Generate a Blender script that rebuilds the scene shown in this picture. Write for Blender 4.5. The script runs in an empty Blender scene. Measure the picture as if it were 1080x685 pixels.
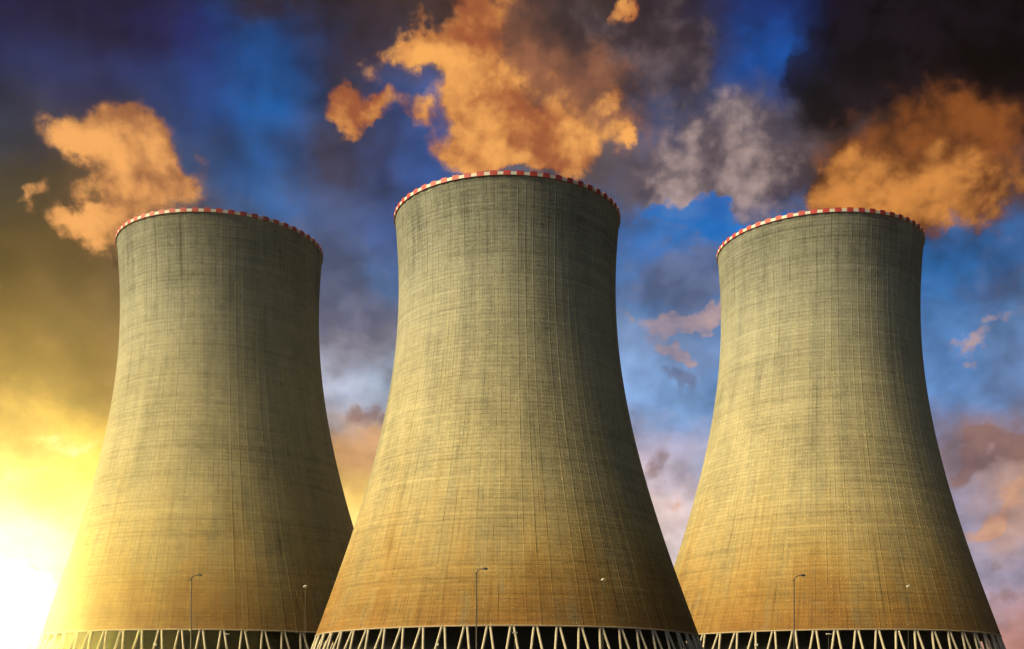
import bpy, bmesh, math, random
import numpy as np
from mathutils import Vector, Matrix

R = math.radians
scene = bpy.context.scene
col = scene.collection
random.seed(7)

# ------------------------------------------------------------------ camera
# photograph frame: 1080 x 685 px, level camera with a risen (shifted) lens
PW, PH, F, YH, XC = 1080.0, 685.0, 1260.0, 745.5, 540.0
EYE = 1.7
cam = bpy.data.cameras.new('camera')
cam_ob = bpy.data.objects.new('camera', cam)
col.objects.link(cam_ob)
cam_ob.location = (0, 0, EYE)
cam_ob.rotation_euler = (R(90), 0, 0)
cam.sensor_width = 36
cam.lens = 36 * F / PW
cam.shift_y = (YH - PH / 2) / PW
cam.clip_end = 20000
scene.camera = cam_ob

# ------------------------------------------------------------------ exposure
EXPO = 1.35
vs = scene.view_settings
vs.view_transform = 'Standard'
vs.look = 'None'
vs.exposure = EXPO
vs.gamma = 1
vs.use_curve_mapping = False
scene.cycles.use_denoising = True
scene.cycles.max_bounces = 6

# ------------------------------------------------------------------ sun
SUN_AZ = -109.0     # degrees clockwise from straight ahead (+Y): behind the viewer's left shoulder
SUN_EL = 38.0
sun = bpy.data.lights.new('sun', 'SUN')
sun.energy = 5.0
sun.angle = R(30)        # low sun spread by thin cloud: soft-edged light
sun.color = (1.0, 0.80, 0.42)
sun_ob = bpy.data.objects.new('sun', sun)
col.objects.link(sun_ob)
sd = Vector((math.sin(R(SUN_AZ)) * math.cos(R(SUN_EL)), math.cos(R(SUN_AZ)) * math.cos(R(SUN_EL)), math.sin(R(SUN_EL))))
sun_ob.rotation_euler = sd.to_track_quat('Z', 'Y').to_euler()
sun_ob.location = sd * 600


# ------------------------------------------------------------------ node helper
class G:
    """tiny expression builder over a node tree"""
    def __init__(self, nt):
        self.nt = nt
    def new(self, t, **kw):
        n = self.nt.nodes.new(t)
        for k, v in kw.items():
            setattr(n, k, v)
        return n
    def put(self, sock, v):
        if isinstance(v, bpy.types.NodeSocket):
            self.nt.links.new(v, sock)
        else:
            sock.default_value = v
    def m(self, op, a, b=0.0, c=None, clamp=False):
        n = self.new('ShaderNodeMath', operation=op, use_clamp=clamp)
        self.put(n.inputs[0], a)
        self.put(n.inputs[1], b)
        if c is not None:
            self.put(n.inputs[2], c)
        return n.outputs[0]
    def v(self, op, a, b=(0, 0, 0), scale=None):
        n = self.new('ShaderNodeVectorMath', operation=op)
        self.put(n.inputs[0], a)
        self.put(n.inputs[1], b)
        if scale is not None:
            self.put(n.inputs['Scale'], scale)
        return n.outputs['Value'] if op in ('LENGTH', 'DISTANCE', 'DOT_PRODUCT') else n.outputs[0]
    def xyz(self, v):
        n = self.new('ShaderNodeSeparateXYZ')
        self.put(n.inputs[0], v)
        return n.outputs
    def comb(self, x, y, z=0.0):
        n = self.new('ShaderNodeCombineXYZ')
        for s, q in zip(n.inputs, (x, y, z)):
            self.put(s, q)
        return n.outputs[0]
    def noise(self, vec, scale, detail=4, rough=0.55, lac=2.0, dist=0.0):
        n = self.new('ShaderNodeTexNoise', noise_dimensions='3D')
        self.put(n.inputs['Vector'], vec)
        self.put(n.inputs['Scale'], scale)
        n.inputs['Detail'].default_value = detail
        n.inputs['Roughness'].default_value = rough
        n.inputs['Lacunarity'].default_value = lac
        n.inputs['Distortion'].default_value = dist
        return n.outputs[0], n.outputs[1]
    def ss(self, x, lo, hi, a=0.0, b=1.0):
        n = self.new('ShaderNodeMapRange', interpolation_type='SMOOTHSTEP')
        for s, q in zip(n.inputs[:5], (x, lo, hi, a, b)):
            self.put(s, q)
        return n.outputs[0]
    def lin(self, x, lo, hi, a=0.0, b=1.0):
        n = self.new('ShaderNodeMapRange')
        for s, q in zip(n.inputs[:5], (x, lo, hi, a, b)):
            self.put(s, q)
        return n.outputs[0]
    def mix(self, f, a, b, mode='MIX'):
        n = self.new('ShaderNodeMix', data_type='RGBA', blend_type=mode)
        self.put(n.inputs[0], f)
        self.put(n.inputs[6], a)
        self.put(n.inputs[7], b)
        return n.outputs[2]
    def ramp(self, x, stops, interp='LINEAR'):
        n = self.new('ShaderNodeValToRGB')
        cr = n.color_ramp
        cr.interpolation = interp
        while len(cr.elements) < len(stops):
            cr.elements.new(0.5)
        for e, (p, c) in zip(cr.elements, stops):
            e.position = p
            e.color = c
        self.put(n.inputs[0], x)
        return n.outputs[0]


def lin1(c):
    c = c / 255.0
    return c / 12.92 if c <= 0.04045 else ((c + 0.055) / 1.055) ** 2.4


def srgb(c, k=1.0):
    return (lin1(c[0]) * k, lin1(c[1]) * k, lin1(c[2]) * k, 1.0)


# ------------------------------------------------------------------ world: evening sky with broken, lit clouds
world = bpy.data.worlds.new('World')
scene.world = world
world.use_nodes = True
wt = world.node_tree
wt.nodes.clear()
g = G(wt)
KW = 2 ** (-EXPO)


def az_of(px):
    return math.atan((px - XC) / F)


def el_of(px, py):       # tangent of the elevation at that bearing
    dx = (px - XC) / F
    return (YH - py) / F / math.sqrt(1 + dx * dx)


tc = g.new('ShaderNodeTexCoord').outputs['Generated']
dirn = g.v('NORMALIZE', tc)
sx, sy, sz = g.xyz(dirn)[:]
U0 = g.m('ARCTAN2', sx, sy)                                        # bearing
hz = g.m('SQRT', g.m('ADD', g.m('MULTIPLY', sx, sx), g.m('ADD', g.m('MULTIPLY', sy, sy), 1e-6)))
V0 = g.m('MINIMUM', g.m('DIVIDE', sz, hz), 1.6)                    # tan(elevation)

# two warps of the bearing / elevation: broad billows, and ragged edges
nA, cA = g.noise(dirn, 5.5, 3, 0.5)
nB, cB = g.noise(dirn, 19.0, 6, 0.6)
wA = g.v('SUBTRACT', cA, (0.5, 0.5, 0.5))
wB = g.v('SUBTRACT', cB, (0.5, 0.5, 0.5))
warp = g.v('ADD', g.v('SCALE', wA, scale=0.085), g.v('SCALE', wB, scale=0.085))
wx, wy, wz = g.xyz(warp)[:]
U1 = g.m('ADD', U0, wx)
V1 = g.m('ADD', V0, wy)

GX = [0, 90, 180, 270, 360, 450, 540, 630, 720, 810, 900, 990, 1080]
GRID = [
 (0,   [(12,12,45),(18,14,52),(26,22,52),(46,36,50),(50,38,42),(62,46,46),(70,54,54),(64,50,50),(54,44,56),(22,44,104),(9,7,28),(2,2,6),(1,1,3)]),
 (60,  [(14,14,58),(22,18,66),(22,32,90),(16,72,138),(52,46,66),(70,60,68),(78,62,62),(70,56,56),(56,50,64),(20,78,158),(20,17,44),(4,3,12),(2,2,5)]),
 (120, [(18,34,82),(26,38,84),(22,60,122),(16,82,150),(60,64,92),(52,76,130),(96,78,74),(94,76,70),(60,76,116),(86,80,96),(56,46,58),(28,19,22),(7,4,7)]),
 (180, [(34,48,80),(52,52,66),(44,72,118),(32,88,154),(60,58,80),(48,84,148),(104,94,96),(86,76,80),(92,90,112),(90,80,84),(98,78,74),(92,60,40),(42,27,22)]),
 (240, [(52,46,46),(74,58,46),(84,74,76),(50,92,148),(66,80,118),(56,86,148),(70,94,140),(62,96,150),(44,108,180),(18,108,188),(98,88,90),(118,90,80),(84,72,76)]),
 (300, [(74,54,34),(84,62,42),(96,74,56),(98,94,106),(86,96,128),(72,106,156),(72,106,156),(70,112,168),(78,114,164),(50,118,192),(70,104,156),(40,110,180),(56,102,162)]),
 (360, [(104,76,44),(116,88,54),(120,95,70),(130,110,110),(134,130,148),(138,138,160),(128,148,190),(118,148,192),(112,140,184),(84,138,200),(94,130,182),(80,126,184),(92,122,166)]),
 (420, [(140,104,54),(150,112,62),(160,120,80),(180,150,130),(174,184,208),(170,190,215),(150,170,206),(128,162,212),(122,162,214),(110,156,212),(108,146,202),(96,142,202),(106,138,188)]),
 (480, [(226,176,90),(234,188,84),(240,190,90),(240,190,100),(210,158,110),(204,172,150),(200,170,150),(192,162,160),(182,176,202),(166,180,210),(138,142,174),(128,110,120),(138,106,100)]),
 (540, [(246,214,130),(250,216,100),(248,210,100),(250,210,105),(255,210,115),(250,210,140),(240,204,170),(232,204,190),(220,196,194),(180,188,214),(150,160,190),(152,146,170),(190,150,130)]),
 (600, [(255,248,210),(255,240,150),(255,230,130),(255,225,130),(255,220,140),(250,215,160),(246,212,176),(238,205,186),(226,208,208),(200,190,205),(176,168,188),(166,160,180),(160,150,172)]),
 (685, [(255,252,230),(255,250,200),(255,240,160),(255,230,150),(255,225,150),(250,215,160),(245,208,170),(240,200,172),(226,190,178),(214,182,178),(204,170,168),(196,152,144),(190,134,124)]),
]
UL, UR = az_of(0) , az_of(1080)
ufac = g.lin(U1, UL, UR)
base = None
for i, (py, cols) in enumerate(GRID[::-1]):
    stops = [((az_of(x) - UL) / (UR - UL), srgb(c, KW)) for x, c in zip(GX, cols)]
    # (the vanishing term only makes the rows evaluate one after another)
    uf = ufac if base is None else g.m('MULTIPLY_ADD', g.xyz(base)[0], 1e-7, ufac)
    c = g.ramp(uf, stops, 'EASE')
    if base is None:
        base = c
    else:
        v1, v0 = el_of(540, py), el_of(540, prev)
        base = g.mix(g.ss(V1, v0, v1), base, c)
    prev = py

fine, _ = g.noise(dirn, 21.0, 9, 0.58, dist=0.25)
# relief: the same vapour field sampled a little towards the light, for billow shading
off = g.v('ADD', dirn, (-0.012, 0.0, -0.012))
r0, _ = g.noise(g.v('MULTIPLY', dirn, (1, 1, 1.25)), 12.0, 7, 0.52)
r1, _ = g.noise(g.v('MULTIPLY', off, (1, 1, 1.25)), 12.0, 7, 0.52)
relief = g.m('MULTIPLY', g.m('SUBTRACT', r0, r1), 2.2)
tone = g.m('ADD', 1.0, g.m('ADD', relief, g.m('ADD', g.m('MULTIPLY', g.m('SUBTRACT', r0, 0.5), 0.95), g.m('MULTIPLY', g.m('SUBTRACT', fine, 0.5), 0.6))))
base = g.v('SCALE', base, scale=g.m('MAXIMUM', tone, 0.25))


def blob_field(blobs, after, shift=(0.0, 0.0)):
    """sum of elliptical puffs, given as photo-sized (x, y, rx, ry, degrees, weight)"""
    tot = None
    prev = g.xyz(after)[0]
    for (bx, by, rx, ry, rot, w) in blobs:
        n = g.new('ShaderNodeMapping', vector_type='TEXTURE')
        n.inputs['Location'].default_value = (az_of(bx), el_of(bx, by), 0)
        n.inputs['Rotation'].default_value = (0, 0, R(rot))
        n.inputs['Scale'].default_value = (rx / F, ry / F, 1)
        g.put(n.inputs['Vector'], g.v('ADD', UVv[0], g.comb(g.m('MULTIPLY_ADD', prev, 1e-7, shift[0]), shift[1], 0.0)))
        d2 = g.v('DOT_PRODUCT', n.outputs[0], n.outputs[0])
        tot = g.m('MULTIPLY_ADD', g.m('POWER', 0.5, d2), w, 0.0 if tot is None else tot)
        prev = tot
    return tot


UVv = [g.comb(U1, V1, 0.0)]
puff, _ = g.noise(dirn, 40.0, 6, 0.55)
bil = g.m('SUBTRACT', g.m('ABSOLUTE', g.m('MULTIPLY_ADD', puff, 2.0, -1.0)), 0.16)      # rounded billows with creases
rag = g.m('ADD', g.m('MULTIPLY', g.m('SUBTRACT', fine, 0.5), 1.0), g.m('MULTIPLY', bil, 0.55))


def layer(base, blobs, lit, shade, lo, hi, gain=1.6, opac=1.0, power=1.0, edge=0.0):
    d0 = blob_field(blobs, base)
    D = g.m('ADD', d0, rag)
    a = g.m('MULTIPLY', g.ss(D, lo, hi), opac)
    s = g.m('MULTIPLY_ADD', D, 0.18, 0.24)
    if edge:        # brighter on the side turned to the low sun
        d1 = blob_field(blobs, g.v('SCALE', base, scale=g.m('MULTIPLY_ADD', d0, 1e-7, 1.0)), (-0.016, -0.012))
        s = g.m('MULTIPLY_ADD', g.m('SUBTRACT', d0, d1), edge, s)
    for n, k in ((relief, gain), (g.m('SUBTRACT', r0, 0.5), 1.5), (g.m('SUBTRACT', fine, 0.5), 1.2), (bil, 0.9)):
        s = g.m('MULTIPLY_ADD', n, k, s)
    c = g.mix(g.ss(s, -0.22, 1.12), srgb(shade, KW * power), srgb(lit, KW * power))
    return g.mix(a, base, c)


# dark storm mass, upper right
base = layer(base, [(1020, 50, 110, 70, 0, 1.0), (905, 70, 60, 50, 15, .9), (850, 40, 30, 40, 0, .5), (1070, 120, 50, 60, 0, .9)], (24, 16, 26), (2, 2, 5), .40, .95, 2, .85)
# grey-rose cloud bank behind the middle and right towers
base = layer(base, [(600, 60, 90, 50, 0, .8), (700, 50, 60, 45, 0, .7), (720, 160, 60, 45, 0, .7), (850, 165, 90, 45, 0, .85), (790, 190, 40, 40, 0, .6)], (112, 96, 100), (58, 46, 52), .40, .85, 2, .75)
base = layer(base, [(756, 140, 44, 56, 0, 1.0), (738, 192, 34, 26, 0, .95), (800, 130, 44, 40, 0, .75), (830, 185, 50, 26, 0, .6)], (204, 176, 168), (92, 80, 90), .28, 1.1, 1.6, .72)
# deep blue holes between the banks
base = layer(base, [(750, 218, 26, 34, 0, .9), (700, 205, 34, 16, 0, .6)], (20, 116, 196), (12, 100, 186), .40, .70, 1, .9)
# rusty cloud over the right tower: a dim upper body and a lit lower flank
base = layer(base, [(980, 160, 85, 55, 0, 1.0), (1000, 125, 50, 36, 25, .6), (1040, 210, 50, 36, 0, .7), (900, 190, 40, 36, 0, .6)], (150, 84, 36), (48, 26, 18), .28, 1.05, 1.4, .92)
base = layer(base, [(893, 192, 26, 30, 0, .95), (930, 205, 46, 30, 15, .9), (985, 214, 70, 26, 0, .95), (955, 238, 44, 24, 0, .8), (1025, 200, 36, 22, 0, .55), (930, 165, 26, 22, 35, .55)], (224, 146, 70), (112, 62, 30), .34, 1.05, edge=.4)
# dim rust vapour round the middle plume
base = layer(base, [(530, 60, 60, 70, 0, .9), (600, 120, 80, 55, 0, .9), (650, 100, 36, 36, 0, .6), (140, 180, 75, 62, -20, .75), (110, 250, 44, 34, 0, .6), (380, 120, 50, 34, 0, .35)], (168, 104, 66), (96, 66, 58), .35, 1.0, 1.6, .75)
# bright orange clouds, left and middle
base = layer(base, [(75, 152, 34, 18, 0, .95), (118, 140, 38, 24, -20, .8), (140, 185, 48, 36, -30, .72), (182, 192, 36, 24, 0, .62), (118, 222, 36, 28, 0, .62), (100, 258, 30, 20, 0, .85), (33, 212, 12, 12, 0, .72), (70, 238, 16, 7, 0, .6)], (252, 176, 100), (150, 92, 62), .32, .85, edge=.4)
base = layer(base, [(425, 62, 34, 18, 25, .95), (458, 52, 30, 20, 0, .8), (500, 22, 42, 22, 0, .75), (492, 78, 26, 34, -15, .95), (504, 122, 30, 34, 0, 1.0), (556, 152, 66, 26, 0, 1.0), (604, 150, 34, 26, 0, .8), (545, 110, 36, 28, 0, .55), (520, 178, 60, 14, 0, .8),
                    (350, 110, 26, 16, -15, .8), (378, 120, 30, 15, -10, .78), (404, 124, 14, 9, 0, .6), (371, 142, 13, 14, 0, .7), (440, 134, 14, 24, 0, .75), (655, 100, 20, 14, 20, .8), (668, 134, 14, 12, 0, .85), (664, 14, 9, 24, -25, .9), (30, 8, 4, 4, 0, .1)], (255, 178, 94), (160, 88, 54), .30, .85, edge=.4)
# rose and peach scraps lower down
base = layer(base, [(686, 358, 22, 9, -12, .95), (712, 366, 12, 6, 0, .7), (1018, 356, 30, 8, 14, .8), (1046, 326, 20, 6, 20, .6), (692, 330, 42, 9, 10, .85), (728, 318, 30, 9, 14, .8), (752, 300, 8, 20, 0, .8)], (206, 170, 160), (140, 128, 150), .42, .85, 2, .85)
base = layer(base, [(704, 392, 24, 13, 0, 1.0), (696, 285, 42, 40, 0, 1.0), (735, 265, 30, 24, 0, .7), (400, 335, 40, 34, 0, .8), (350, 320, 34, 34, 0, .8), (1040, 290, 40, 26, 0, .7)], (112, 116, 146), (78, 84, 116), .36, .95, 2, .7)
base = layer(base, [(1050, 462, 50, 16, 22, .85), (1010, 480, 40, 12, 14, .7), (1050, 572, 36, 10, 10, .6), (1060, 625, 40, 14, 5, .7), (700, 492, 20, 34, -30, .8), (385, 446, 30, 24, 0, .7)], (150, 112, 104), (120, 92, 96), .42, .85, 2, .85)
base = layer(base, [(1058, 512, 40, 11, 18, .9), (1020, 540, 36, 8, 14, .7), (715, 530, 26, 9, 0, .7), (1066, 650, 34, 12, 0, .6)], (222, 168, 132), (178, 128, 108), .42, .85, 2, .85)
# molten light low on the left, spreading beyond the frame
base = layer(base, [(10, 505, 50, 9, -6, .8), (70, 470, 44, 10, 8, .7), (30, 455, 30, 7, 8, .6)], (255, 246, 190), (255, 214, 110), .34, .9, 1, .9)
base = layer(base, [(-10, 630, 80, 50, 0, 1.0), (-110, 640, 150, 90, 0, .9)], (255, 246, 190), (252, 206, 96), .30, 1.1, 1.0, 1.0, 1.0)

# the low sun itself, drowned in bright cloud at the left edge
sunspot = blob_field([(0, 630, 15, 15, 0, 1.0)], base)
core = g.m('MULTIPLY', g.m('POWER', sunspot, 1.6), 1700.0 * KW)
base = g.v('ADD', base, g.v('SCALE', (1.0, 0.82, 0.22), scale=core))

# the rest of the sky (behind and beside the viewer): Nishita dimmed by an added mask, darkest right, brighter behind left, to shape tower light
sky = g.new('ShaderNodeTexSky', sky_type='NISHITA', sun_disc=False)
sky.sun_elevation = R(SUN_EL)
sky.sun_rotation = R(SUN_AZ)
sky.air_density = 1.0
dim_noise, _ = g.noise(dirn, 3.0, 5, 0.55)
side = g.v('DOT_PRODUCT', dirn, (math.sin(R(-150)) * .9, math.cos(R(-150)) * .9, 0.43))
sky_gain = g.m('MULTIPLY', g.ss(dim_noise, 0.35, 0.7, 0.012, 0.060), g.ss(side, -0.1, 0.75, 0.02, 1.0))
skyc = g.v('SCALE', sky.outputs[0], scale=sky_gain)
front = g.m('MULTIPLY', g.ss(U0, 0.40, 0.62, 1.0, 0.0), g.ss(V0, 0.66, 0.9, 1.0, 0.0))
front = g.m('MULTIPLY', front, g.ss(U0, -1.5, -1.0, 0.0, 1.0))
final = g.mix(front, skyc, base)
bg = g.new('ShaderNodeBackground')
g.put(bg.inputs['Color'], final)
bg.inputs['Strength'].default_value = 1.0
wo = g.new('ShaderNodeOutputWorld')
wt.links.new(bg.outputs[0], wo.inputs['Surface'])


# ------------------------------------------------------------------ materials
def mat(name):
    m = bpy.data.materials.new(name)
    m.use_nodes = True
    nt = m.node_tree
    p = nt.nodes['Principled BSDF']
    return m, G(nt), p


def concrete_shell():
    m, q, p = mat('board_marked_concrete')
    uv = q.new('ShaderNodeUVMap').outputs[0]          # u: metres round the throat, v: metres up
    ob = q.new('ShaderNodeTexCoord').outputs['Object']
    u0, v, _ = q.xyz(uv)[:]
    u = q.m('ADD', u0, q.m('MULTIPLY', q.new('ShaderNodeObjectInfo').outputs['Random'], 700.0))   # each tower weathers its own way
    br = q.new('ShaderNodeTexBrick', offset=0.0, squash=1.0)
    q.put(br.inputs['Vector'], uv)
    br.inputs['Color1'].default_value = (0, 0, 0, 1)
    br.inputs['Color2'].default_value = (1, 1, 1, 1)
    br.inputs['Mortar'].default_value = (0.5, 0.5, 0.5, 1)
    br.inputs['Scale'].default_value = 1.0
    br.inputs['Mortar Size'].default_value = 0.0
    br.inputs['Brick Width'].default_value = 2 * math.pi * 36 / 192
    br.inputs['Row Height'].default_value = 1.25
    panel = q.xyz(br.outputs['Color'])[0]
    # per-lift tone (horizontal bands of one pour) broken up along the girth
    lift, _ = q.noise(q.comb(q.m('MULTIPLY', u, 0.05), q.m('MULTIPLY', v, 0.8), 0), 1.0, 3, 0.65)
    dash, _ = q.noise(q.comb(q.m('MULTIPLY', u, 0.30), q.m('MULTIPLY', v, 1.9), 7), 1.0, 3, 0.7)
    # rain streaks running down
    st1, _ = q.noise(q.comb(q.m('MULTIPLY', u, 0.85), q.m('MULTIPLY', v, 0.022), 3), 1.0, 5, 0.65)
    st2, _ = q.noise(q.comb(q.m('MULTIPLY', u, 0.13), q.m('MULTIPLY', v, 0.016), 9), 1.0, 3, 0.55)
    st3, _ = q.noise(q.comb(q.m('MULTIPLY', u, 3.0), q.m('MULTIPLY', v, 0.05), 5), 1.0, 2, 0.5)
    blot, _ = q.noise(ob, 0.06, 4, 0.6)
    ringn, _ = q.noise(q.comb(q.m('MULTIPLY', u, 0.006), q.m('MULTIPLY', v, 0.42), 31), 1.0, 2, 0.6)
    grain, _ = q.noise(q.comb(q.m('MULTIPLY', u, 1.6), q.m('MULTIPLY', v, 1.6), 11), 1.0, 4, 0.75)
    # joints between pours and panels
    fv = q.m('FRACT', q.m('DIVIDE', v, 1.25))
    jh = q.m('LESS_THAN', fv, 0.16)
    jh = q.m('MULTIPLY', jh, q.ss(dash, 0.40, 0.62))
    fu = q.m('FRACT', q.m('DIVIDE', u0, 2 * math.pi * 36 / 192))
    jv = q.m('MULTIPLY', q.m('LESS_THAN', fu, 0.14), q.ss(st3, 0.46, 0.62))
    tone = q.m('ADD', q.m('MULTIPLY', q.m('SUBTRACT', panel, 0.5), 0.12), 1.0)
    for n, a in ((lift, .55), (dash, .60), (st1, .95), (st2, .95), (st3, .50), (blot, .60), (grain, .50)):
        tone = q.m('ADD', tone, q.m('MULTIPLY', q.m('SUBTRACT', n, 0.5), a))
    tone = q.m('SUBTRACT', tone, q.ss(ringn, 0.56, 0.66, 0.0, 0.12))
    tone = q.m('ADD', tone, q.ss(ringn, 0.42, 0.34, 0.0, 0.10))
    tone = q.m('SUBTRACT', tone, q.ss(st1, 0.52, 0.68, 0.0, 0.34))
    tone = q.m('SUBTRACT', tone, q.ss(st2, 0.53, 0.68, 0.0, 0.20))
    tone = q.m('ADD', tone, q.ss(st1, 0.46, 0.33, 0.0, 0.16))
    tone = q.m('SUBTRACT', tone, q.m('MULTIPLY', jh, 0.32))
    tone = q.m('SUBTRACT', tone, q.m('MULTIPLY', jv, 0.20))
    # weaker light below the mouth, painted as a darker streaky tone
    top = q.m('MULTIPLY', q.ss(q.m('ADD', v, q.m('MULTIPLY', st1, 46.0)), 152, 182), 0.30)
    tone = q.m('SUBTRACT', tone, top)
    # brownish weathering plus painted light: grey top, warmer then darker foot, in noisy tongues
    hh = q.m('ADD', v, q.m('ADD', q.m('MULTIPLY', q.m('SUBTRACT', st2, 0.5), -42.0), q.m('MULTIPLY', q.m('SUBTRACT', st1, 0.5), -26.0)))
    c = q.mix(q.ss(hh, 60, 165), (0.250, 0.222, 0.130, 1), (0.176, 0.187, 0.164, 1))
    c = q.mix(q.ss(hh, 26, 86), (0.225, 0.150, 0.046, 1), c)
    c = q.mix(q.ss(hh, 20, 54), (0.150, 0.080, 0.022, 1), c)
    gr, _ = q.noise(q.comb(q.m('MULTIPLY', u, 0.22), q.m('MULTIPLY', v, 0.05), 21), 1.0, 4, 0.6)
    c = q.mix(q.ss(gr, 0.52, 0.72, 0.0, 0.35), c, (0.130, 0.140, 0.098, 1))
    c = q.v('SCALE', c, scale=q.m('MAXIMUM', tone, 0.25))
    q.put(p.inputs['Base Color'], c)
    p.inputs['Roughness'].default_value = 0.92
    p.inputs['Specular IOR Level'].default_value = 0.2
    b = q.new('ShaderNodeBump')
    b.inputs['Strength'].default_value = 0.5
    b.inputs['Distance'].default_value = 0.12
    hgt = q.m('SUBTRACT', q.m('ADD', q.m('MULTIPLY', panel, 0.35), dash), q.m('ADD', jh, jv))
    q.put(b.inputs['Height'], hgt)
    q.put(p.inputs['Normal'], b.outputs[0])
    return m


def plain(name, c, rough=0.8, var=0.25, scale=1.0, metal=0.0):
    m, q, p = mat(name)
    ob = q.new('ShaderNodeTexCoord').outputs['Object']
    n, _ = q.noise(ob, scale, 5, 0.6)
    k = q.m('ADD', 1.0 - var / 2, q.m('MULTIPLY', n, var))
    q.put(p.inputs['Base Color'], q.v('SCALE', (c[0], c[1], c[2]), scale=k))
    p.inputs['Roughness'].default_value = rough
    p.inputs['Metallic'].default_value = metal
    return m


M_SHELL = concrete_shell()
M_COL = plain('precast_concrete', (0.30, 0.27, 0.21), 0.85, 0.5, 0.8)
M_BEAM = plain('pale_ring_concrete', (0.24, 0.19, 0.13), 0.85, 0.4, 0.5)
M_FILL_SHADE = plain('black_fill_and_shade', (0.008, 0.008, 0.008), 0.95, 0.6, 0.6)  # near-black holds the interior shade behind the columns, over dark fill
M_INNER = plain('wet_inner_concrete', (0.10, 0.10, 0.09), 0.8, 0.4, 0.3)
M_BASIN = plain('basin_concrete', (0.30, 0.28, 0.24), 0.9, 0.4, 0.7)
M_RED = plain('red_warning_paint', (0.26, 0.016, 0.018), 0.6, 0.9, 0.5)
M_WHITE = plain('white_warning_paint', (0.40, 0.39, 0.36), 0.65, 0.7, 0.5)
M_POLE = plain('dark_galvanised_steel', (0.035, 0.033, 0.03), 0.5, 0.3, 3.0, 0.3)
M_PALE = plain('pale_grey_enamel', (0.40, 0.38, 0.34), 0.4, 0.2, 3.0)
M_LENS = plain('clear_lamp_glass', (0.6, 0.6, 0.55), 0.15, 0.1, 3.0)


def ground_mat():
    m, q, p = mat('gravel_and_dry_grass')
    ob = q.new('ShaderNodeTexCoord').outputs['Object']
    a, _ = q.noise(ob, 0.03, 6, 0.6)
    b, _ = q.noise(ob, 2.0, 4, 0.7)
    c = q.mix(q.ss(a, 0.42, 0.58), (0.060, 0.050, 0.036, 1), (0.045, 0.046, 0.022, 1))
    c = q.v('SCALE', c, scale=q.m('ADD', 0.7, q.m('MULTIPLY', b, 0.6)))
    q.put(p.inputs['Base Color'], c)
    p.inputs['Roughness'].default_value = 0.95
    bm_ = q.new('ShaderNodeBump')
    bm_.inputs['Distance'].default_value = 0.05
    q.put(bm_.inputs['Height'], b)
    q.put(p.inputs['Normal'], bm_.outputs[0])
    return m


# ------------------------------------------------------------------ mesh helpers
def link(name, me, parent=None, m=None):
    o = bpy.data.objects.new(name, me)
    col.objects.link(o)
    if parent:
        o.parent = parent
    if m and not me.materials:
        me.materials.append(m)
    return o


def mesh_of(name, verts, faces, smooth=False):
    me = bpy.data.meshes.new(name)
    me.from_pydata([tuple(v) for v in verts], [], faces)
    me.validate()
    bm = bmesh.new()
    bm.from_mesh(me)
    bmesh.ops.recalc_face_normals(bm, faces=bm.faces)
    bm.to_mesh(me)
    bm.free()
    if smooth:
        me.polygons.foreach_set('use_smooth', [True] * len(me.polygons))
    return me


def tag(o, label=None, cat=None, group=None, kind=None):
    if label: o['label'] = label
    if cat: o['category'] = cat
    if group: o['group'] = group
    if kind: o['kind'] = kind
    return o


def revolve(name, prof, n, closed=True, smooth=True):
    """prof: list of (r, z), revolved about Z; closed profiles make rings"""
    vs_, fs = [], []
    k = len(prof)
    for i in range(n):
        a = 2 * math.pi * i / n
        for r, z in prof:
            vs_.append((r * math.cos(a), r * math.sin(a), z))
    for i in range(n):
        j = (i + 1) % n
        for q in range(k if closed else k - 1):
            w = (q + 1) % k
            fs.append((i * k + q, j * k + q, j * k + w, i * k + w))
    return mesh_of(name, vs_, fs, smooth)


def tube(path, radii, n=8):
    """tapered tube through points, returned as (verts, faces)"""
    vs_, fs = [], []
    pts = [Vector(p) for p in path]
    for i, p in enumerate(pts):
        t = (pts[min(i + 1, len(pts) - 1)] - pts[max(i - 1, 0)]).normalized()
        ref = Vector((0, 1, 0)) if abs(t.y) < 0.9 else Vector((1, 0, 0))
        a = t.cross(ref).normalized()
        b = t.cross(a).normalized()
        for j in range(n):
            th = 2 * math.pi * j / n
            vs_.append(p + (a * math.cos(th) + b * math.sin(th)) * radii[i])
    for i in range(len(pts) - 1):
        for j in range(n):
            w = (j + 1) % n
            fs.append((i * n + j, i * n + w, (i + 1) * n + w, (i + 1) * n + j))
    fs.append(tuple(range(n))[::-1])
    fs.append(tuple((len(pts) - 1) * n + j for j in range(n)))
    return vs_, fs


def box(cx, cy, cz, sx_, sy_, sz_, taper=1.0):
    vs_ = []
    for z, t in ((-.5, taper), (.5, 1.0)):
        for x, y in ((-.5, -.5), (.5, -.5), (.5, .5), (-.5, .5)):
            vs_.append((cx + x * sx_ * t, cy + y * sy_ * t, cz + z * sz_))
    return vs_, [(3, 2, 1, 0), (4, 5, 6, 7), (0, 1, 5, 4), (1, 2, 6, 5), (2, 3, 7, 6), (3, 0, 4, 7)]


def merge(parts):
    V, Fc = [], []
    for v_, f_ in parts:
        o = len(V)
        V += [tuple(p) for p in v_]
        Fc += [tuple(i + o for i in f) for f in f_]
    return V, Fc


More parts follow.
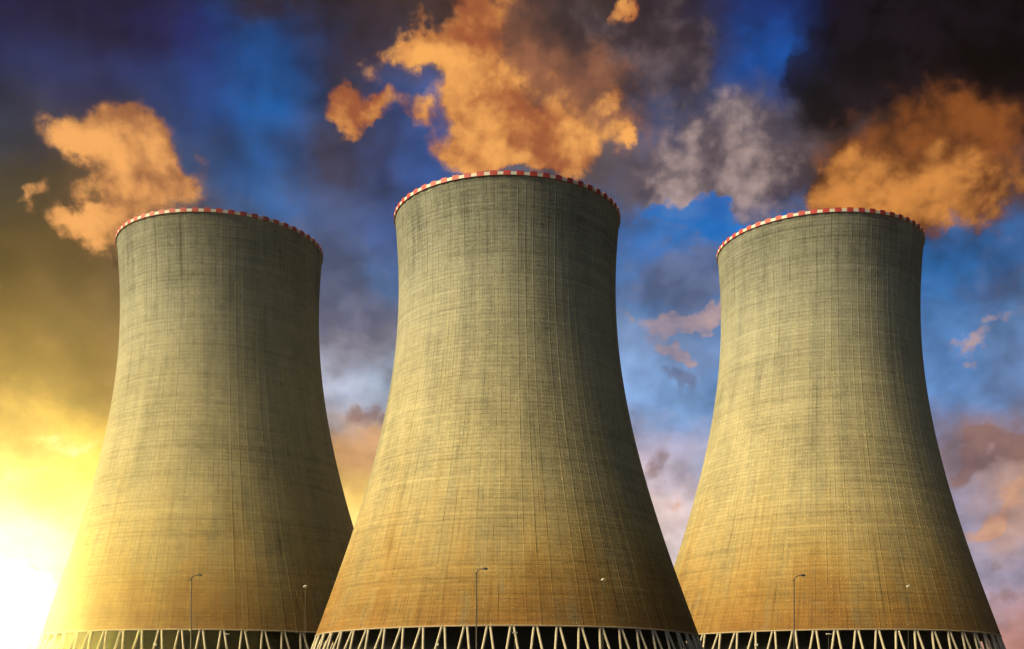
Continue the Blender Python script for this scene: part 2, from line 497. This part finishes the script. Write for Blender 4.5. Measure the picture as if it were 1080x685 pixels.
# ------------------------------------------------------------------ ground
def disc_ground():
    rings = [0, 40, 120, 260, 500, 900, 1600, 3000, 6000]
    n = 96
    V, Fc = [(0, 0, 0)], []
    rnd = random.Random(3)
    for k, r in enumerate(rings[1:]):
        for i in range(n):
            a = 2 * math.pi * i / n
            V.append((r * math.cos(a), r * math.sin(a), 0))
    for i in range(n):
        Fc.append((0, 1 + i, 1 + (i + 1) % n))
    for k in range(len(rings) - 2):
        for i in range(n):
            a, b = 1 + k * n + i, 1 + k * n + (i + 1) % n
            Fc.append((a, a + n, b + n, b))
    return mesh_of('ground', V, Fc)


gr = link('ground', disc_ground(), None, ground_mat())
gr['kind'] = 'structure'

# ------------------------------------------------------------------ cooling towers
# silhouette of the shell measured as (image row, half width) at the reference distance D0
D0 = 394.0
SIL = [(230, 118.2), (262, 115.6), (290, 114.5), (318, 114.6), (350, 116.2), (375, 118.6), (400, 122.2), (425, 126.6),
       (450, 131.6), (475, 137.7), (500, 144.6), (525, 152.0), (550, 159.7), (575, 168.0), (600, 176.8), (625, 186.0), (650, 195.2), (669, 202.4)]
zr = []
for y, hw in SIL:
    t = (hw / F) / math.sqrt(1 + (hw / F) ** 2)
    zr.append(((YH - y) / F * D0 * (1 - t * t) + EYE, t * D0))
zr.sort()
Zs = np.array([a for a, b in zr]); Rs = np.array([b for a, b in zr])
pf = np.polyfit(Zs, Rs, 6)
HB, HT = float(Zs[0]), float(Zs[-1])       # foot of the shell, rim
def rad(z): return float(np.polyval(pf, z))
RB = rad(HB)
slope = (rad(HB) - rad(HB + 4)) / 4
RT = 36.0
ZB = 7.5                                     # top of the basin kerb that carries the columns
NR = 96                                      # meridional ribs


def shell_mesh():
    nz = 96
    zz = [HB + (HT - HB) * i / nz for i in range(nz + 1)]
    ang = []                                 # (angle, radial bump)
    step = 2 * math.pi / NR
    rnd = random.Random(11)
    for i in range(NR):
        a = i * step
        w = rnd.uniform(.10, .20) / 36
        b = rnd.uniform(.012, .045)
        ang += [(a - w, 0), (a - w * .6, b), (a + w * .6, b), (a + w, 0), (a + step * .35, 0), (a + step * .65, 0)]
    n = len(ang)
    V, Fc, UVs = [], [], []
    for z in zz:
        r = rad(z)
        for a, b in ang:
            V.append(((r + b) * math.cos(a), (r + b) * math.sin(a), z))
    for k in range(nz):
        for i in range(n):
            j = (i + 1) % n
            Fc.append((k * n + i, k * n + j, (k + 1) * n + j, (k + 1) * n + i))
            a0, a1 = ang[i][0], ang[j][0] + (2 * math.pi if j == 0 else 0)
            UVs += [(a0 * RT, zz[k]), (a1 * RT, zz[k]), (a1 * RT, zz[k + 1]), (a0 * RT, zz[k + 1])]
    me = bpy.data.meshes.new('shell')
    me.from_pydata(V, [], Fc)
    uvl = me.uv_layers.new(name='UVMap')
    uvl.data.foreach_set('uv', [c for p in UVs for c in p])
    return me


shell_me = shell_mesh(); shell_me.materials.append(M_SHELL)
# inner face of the shell with its thick lips at rim and foot
inner_prof = [(rad(HB + (HT - HB) * i / 24) - (0.9 if i else 1.1), HB + (HT - HB) * i / 24 + (0.02 if i == 0 else 0)) for i in range(25)]
inner_prof = [(rad(HB) - 0.02, HB + 0.02)] + inner_prof + [(rad(HT) - 0.02, HT)]
inner_me = revolve('inner_face', inner_prof, 144, closed=False); inner_me.materials.append(M_INNER)
beam_me = revolve('ring_beam', [(RB + .16, HB - .30), (RB + .16, HB - .01), (RB + .0, HB + .10), (RB - 1.25, HB - .03), (RB - 1.25, HB - .30)], 180, smooth=False)
beam_me.materials.append(M_BEAM)
fill_shade_me = revolve('fill_shade_wall', [(RB - 7, 0.3), (RB - 7, HB + 3), (0.02, HB + 3.2)], 120, closed=False); fill_shade_me.materials.append(M_FILL_SHADE)  # added drum closing off the inlet; its black stands for interior shade
basin_me = revolve('basin_wall', [(RB + slope * (HB - ZB) + 1.3, 0), (RB + slope * (HB - ZB) + 1.0, ZB), (RB + slope * (HB - ZB) - 1.4, ZB), (RB + slope * (HB - ZB) - 1.4, 0)], 140, smooth=False); basin_me.materials.append(M_BASIN)
ledge_me = revolve('rim_walkway', [(rad(HT) + .30, HT + .005), (rad(HT) + .30, HT + .30), (rad(HT) - 1.5, HT + .30), (rad(HT) - 1.5, HT + .005)], 180, smooth=False)
ledge_me.materials.append(M_BEAM)


def rim_band():
    """painted parapet: 58 red blocks standing a little taller than the 58 white ones between them"""
    N = 58
    V, Fc, mi = [], [], []
    ro, ri = rad(HT) + .42, rad(HT) + .12
    for i in range(2 * N):
        red = i % 2 == 0
        fr = .54 if red else .46
        a0 = 2 * math.pi / N * (i // 2 + (0 if red else .54))
        a1 = a0 + 2 * math.pi / N * fr
        e = .0003
        zb, zt = (HT - .25, HT + 1.15) if red else (HT - .15, HT + .78)
        r0 = ro if red else ro - .05
        o = len(V)
        for aa in (a0 + e, (a0 + a1) / 2, a1 - e):
            for (r, z) in ((r0, zb), (r0, zt), (ri, zt), (ri, zb)):
                V.append((r * math.cos(aa), r * math.sin(aa), z))
        for s in (0, 4):
            for q in range(4):
                w = (q + 1) % 4
                Fc.append((o + s + q, o + s + 4 + q, o + s + 4 + w, o + s + w)); mi.append(0 if red else 1)
        Fc.append((o + 0, o + 1, o + 2, o + 3)); mi.append(0 if red else 1)
        Fc.append((o + 11, o + 10, o + 9, o + 8)); mi.append(0 if red else 1)
    me = bpy.data.meshes.new('rim_band')
    me.from_pydata(V, [], Fc)
    me.materials.append(M_RED); me.materials.append(M_WHITE)
    me.polygons.foreach_set('material_index', mi)
    bm = bmesh.new(); bm.from_mesh(me); bmesh.ops.recalc_face_normals(bm, faces=bm.faces); bm.to_mesh(me); bm.free()
    return me


rim_me = rim_band()
NP = 60                                      # pairs of raking columns
def column_mesh(sgn):
    half = 2 * math.pi / NP / 2
    top_a, bot_a = sgn * half * 0.14, sgn * half * 0.93
    rt_, rb_ = RB - .35, RB + slope * (HB - ZB) * 0.98 - .2
    top = (rt_ * math.sin(top_a), -rt_ * math.cos(top_a), HB - .29)
    bot = (rb_ * math.sin(bot_a), -rb_ * math.cos(bot_a), ZB - .1)
    p0, p1 = Vector(bot), Vector(top)
    path = [p0 + (p1 - p0) * t for t in (0, .04, .041, .5, .965, .966, 1)]
    v_, f_ = tube(path, [.62, .62, .41, .38, .36, .41, .41], 10)
    return mesh_of('column', v_, f_, False)


col_me = {s: column_mesh(s) for s in (-1, 1)}
for me in col_me.values():
    me.materials.append(M_COL)
# the columns on the far side, out of sight behind the fill, as one mesh
far_pairs = 5 * 2
def far_columns_mesh():
    V, Fc = [], []
    for k in range(NP):
        d = min(k, NP - k)
        if d < 25.5: continue
        rot = Matrix.Rotation(2 * math.pi * k / NP, 4, 'Z')
        for s in (-1, 1):
            o = len(V)
            V += [tuple(rot @ v.co) for v in col_me[s].vertices]
            Fc += [tuple(i + o for i in p.vertices) for p in col_me[s].polygons]
    return mesh_of('far_columns', V, Fc)
farcol_me = far_columns_mesh(); farcol_me.materials.append(M_COL)


def tower(x, y, scale, turn, label, slim=1.0):
    root = bpy.data.objects.new('cooling_tower', None)
    col.objects.link(root)
    root.location = (x, y, 0)
    root.rotation_euler = (0, 0, R(turn))
    root.scale = (scale * slim, scale * slim, scale)
    tag(root, label, 'cooling tower', 'concrete cooling towers standing in a row')
    link('shell', shell_me, root)
    link('inner_face', inner_me, root)
    link('ring_beam', beam_me, root)
    link('fill_shade_wall', fill_shade_me, root)
    link('basin_wall', basin_me, root)
    link('rim_walkway', ledge_me, root)
    link('rim_band', rim_me, root)
    for k in range(NP):
        d = min(k, NP - k)
        if d >= 25.5: continue
        for s in (-1, 1):
            c = link('column', col_me[s], root)
            c.rotation_euler = (0, 0, 2 * math.pi * k / NP)
    fc = link('far_columns', farcol_me, root)
    fc['kind'] = 'stuff'
    return root


SC, SS = 0.72, 1.15
def place(px, k, depth):
    return ((px - XC) / F * depth * k, depth * k)
xc, yc = place(535, SC, D0)
DS = 421.0
xl, yl = place(233.5, SS, DS)
xr, yr = place(863.5, SS, DS)
tower(xc, yc, SC, 1.5, 'middle concrete cooling tower, nearest and tallest in view, overlapping both its neighbours')
tower(xl, yl, SS, 14, 'concrete cooling tower washed in yellow sunset glow, on the left of the tallest tower', 0.953)
tower(xr, yr, SS, -15.5, 'concrete cooling tower under a rusty orange cloud, on the right of the tallest tower', 0.953)


# ------------------------------------------------------------------ evening haze in the air round the site
HAZE = 0.00014
def haze_box():
    x0, x1, y0, y1, z0, z1 = -460, 460, -60, 760, -1.0, 245
    V = [(x, y, z) for z in (z0, z1) for x, y in ((x0, y0), (x1, y0), (x1, y1), (x0, y1))]
    me = mesh_of('haze', V, [(3, 2, 1, 0), (4, 5, 6, 7), (0, 1, 5, 4), (1, 2, 6, 5), (2, 3, 7, 6), (3, 0, 4, 7)])
    m = bpy.data.materials.new('thin_evening_haze')
    m.use_nodes = True
    nt = m.node_tree
    nt.nodes.clear()
    pv = nt.nodes.new('ShaderNodeVolumePrincipled')
    pv.inputs['Color'].default_value = (1.0, 0.93, 0.72, 1)
    pv.inputs['Density'].default_value = HAZE
    pv.inputs['Anisotropy'].default_value = 0.95
    out = nt.nodes.new('ShaderNodeOutputMaterial')
    nt.links.new(pv.outputs[0], out.inputs['Volume'])
    o = link('haze', me, None, m)
    o['kind'] = 'stuff'
    return o
haze_box()


# ------------------------------------------------------------------ lamp posts
def at(px, py, dist):
    return Vector(((px - XC) / F * dist, dist, EYE + (YH - py) / F * dist))


def street_lamp(px, py, dist, label):
    """tall tapered pole, short curved arm to the right, small dark head and a stub on the other side"""
    top = at(px, py, dist)
    root = bpy.data.objects.new('street_lamp', None); col.objects.link(root)
    root.location = (top.x, top.y, 0)
    tag(root, label, 'street lamp', 'tall dark street lamps before the towers')
    h = top.z
    v_, f_ = merge([tube([(0, 0, -.2), (0, 0, .9), (0, 0, .92), (0, 0, h - .35)], [.12, .12, .055, .038], 10)])
    link('pole', mesh_of('pole', v_, f_, True), root, M_POLE)
    v_, f_ = merge([tube([(0, 0, h - .34), (.03, 0, h - .2), (.14, 0, h - .06), (.30, 0, h), (.46, 0, h + .03)], [.042, .038, .034, .03, .028], 8),
                    tube([(0, 0, h - .36), (-.10, 0, h - .33), (-.22, 0, h - .34)], [.02, .018, .016], 6)])
    link('arm', mesh_of('arm', v_, f_, True), root, M_POLE)
    v_, f_ = merge([tube([(.44, 0, h + .03), (.52, 0, h + .035), (.70, 0, h + .03), (.78, 0, h + .01)], [.04, .085, .075, .03], 10)])
    hd = link('lamp_head', mesh_of('lamp_head', v_, f_, True), root, M_POLE)
    v_, f_ = box(.61, 0, h - .055, .20, .11, .03, .8)
    link('lens', mesh_of('lens', v_, f_), hd, M_LENS)
    return root


def pale_lamp(px, py, dist, label, kind):
    top = at(px, py, dist)
    h = top.z
    if kind == 'tall':
        root = bpy.data.objects.new('lamp_post', None); col.objects.link(root)
        tag(root, label, 'lamp post', 'pale headed lamp posts before the towers')
        hv = tube([(-.16, 0, h - .10), (-.06, 0, h - .04), (.08, 0, h), (.16, 0, h - .04)], [.03, .065, .065, .03], 10)
        lens = box(0, 0, h - .14, .2, .12, .03, .8)
    else:
        root = bpy.data.objects.new('floodlight_post' if kind == 'flood' else 'area_light', None); col.objects.link(root)
        tag(root, label, 'floodlight' if kind == 'flood' else 'area light', 'floodlights low before the air inlets' if kind == 'flood' else 'flat headed lights before the air inlets')
        if kind == 'flood':
            hv = merge([box(0, 0, h, .26, .16, .2, .8), box(0, .1, h, .18, .06, .14)])
            lens = box(0, -.09, h, .2, .02, .14)
        else:
            hv = merge([box(0, 0, h, .42, .2, .06, .85), box(-.05, 0, h + .045, .25, .14, .03)])
            lens = box(0, 0, h - .04, .34, .14, .015)
    root.location = (top.x, top.y, 0)
    v_, f_ = tube([(0, 0, -.2), (0, 0, .6), (0, 0, .62), (0, 0, h - .06)], [.08, .08, .024, .018], 8)
    link('pole', mesh_of('pole', v_, f_, True), root, M_POLE)
    hd = link('lamp_head', mesh_of('lamp_head', hv[0], hv[1], False), root, M_PALE)
    link('lens', mesh_of('lens', lens[0], lens[1]), hd, M_LENS)
    return root


TW = [('middle', 'the middle tower'), ('left', 'the left tower'), ('right', 'the right tower')]
for (px, py), (_, w) in zip([(502.5, 600.5), (201.5, 607), (837.5, 607.5)], TW):
    street_lamp(px, py, 82, 'thin dark street lamp with a short curved arm, before the shell of ' + w)
for (px, py), (_, w) in zip([(636, 611), (322, 618), (958, 618)], TW):
    pale_lamp(px, py, 95, 'slim lamp post with a small pale head, before the shaded side of ' + w, 'tall')
for (px, py), (_, w) in zip([(543, 667.5), (239, 669), (874, 669)], TW):
    pale_lamp(px, py, 90, 'low light with a flat pale head, before the black air inlet of ' + w, 'area')
for (px, py), (_, w) in zip([(461, 680), (163.5, 680), (797.5, 680.5)], TW):
    pale_lamp(px, py, 90, 'small boxy floodlight on a short post, between the foot columns of ' + w, 'flood')
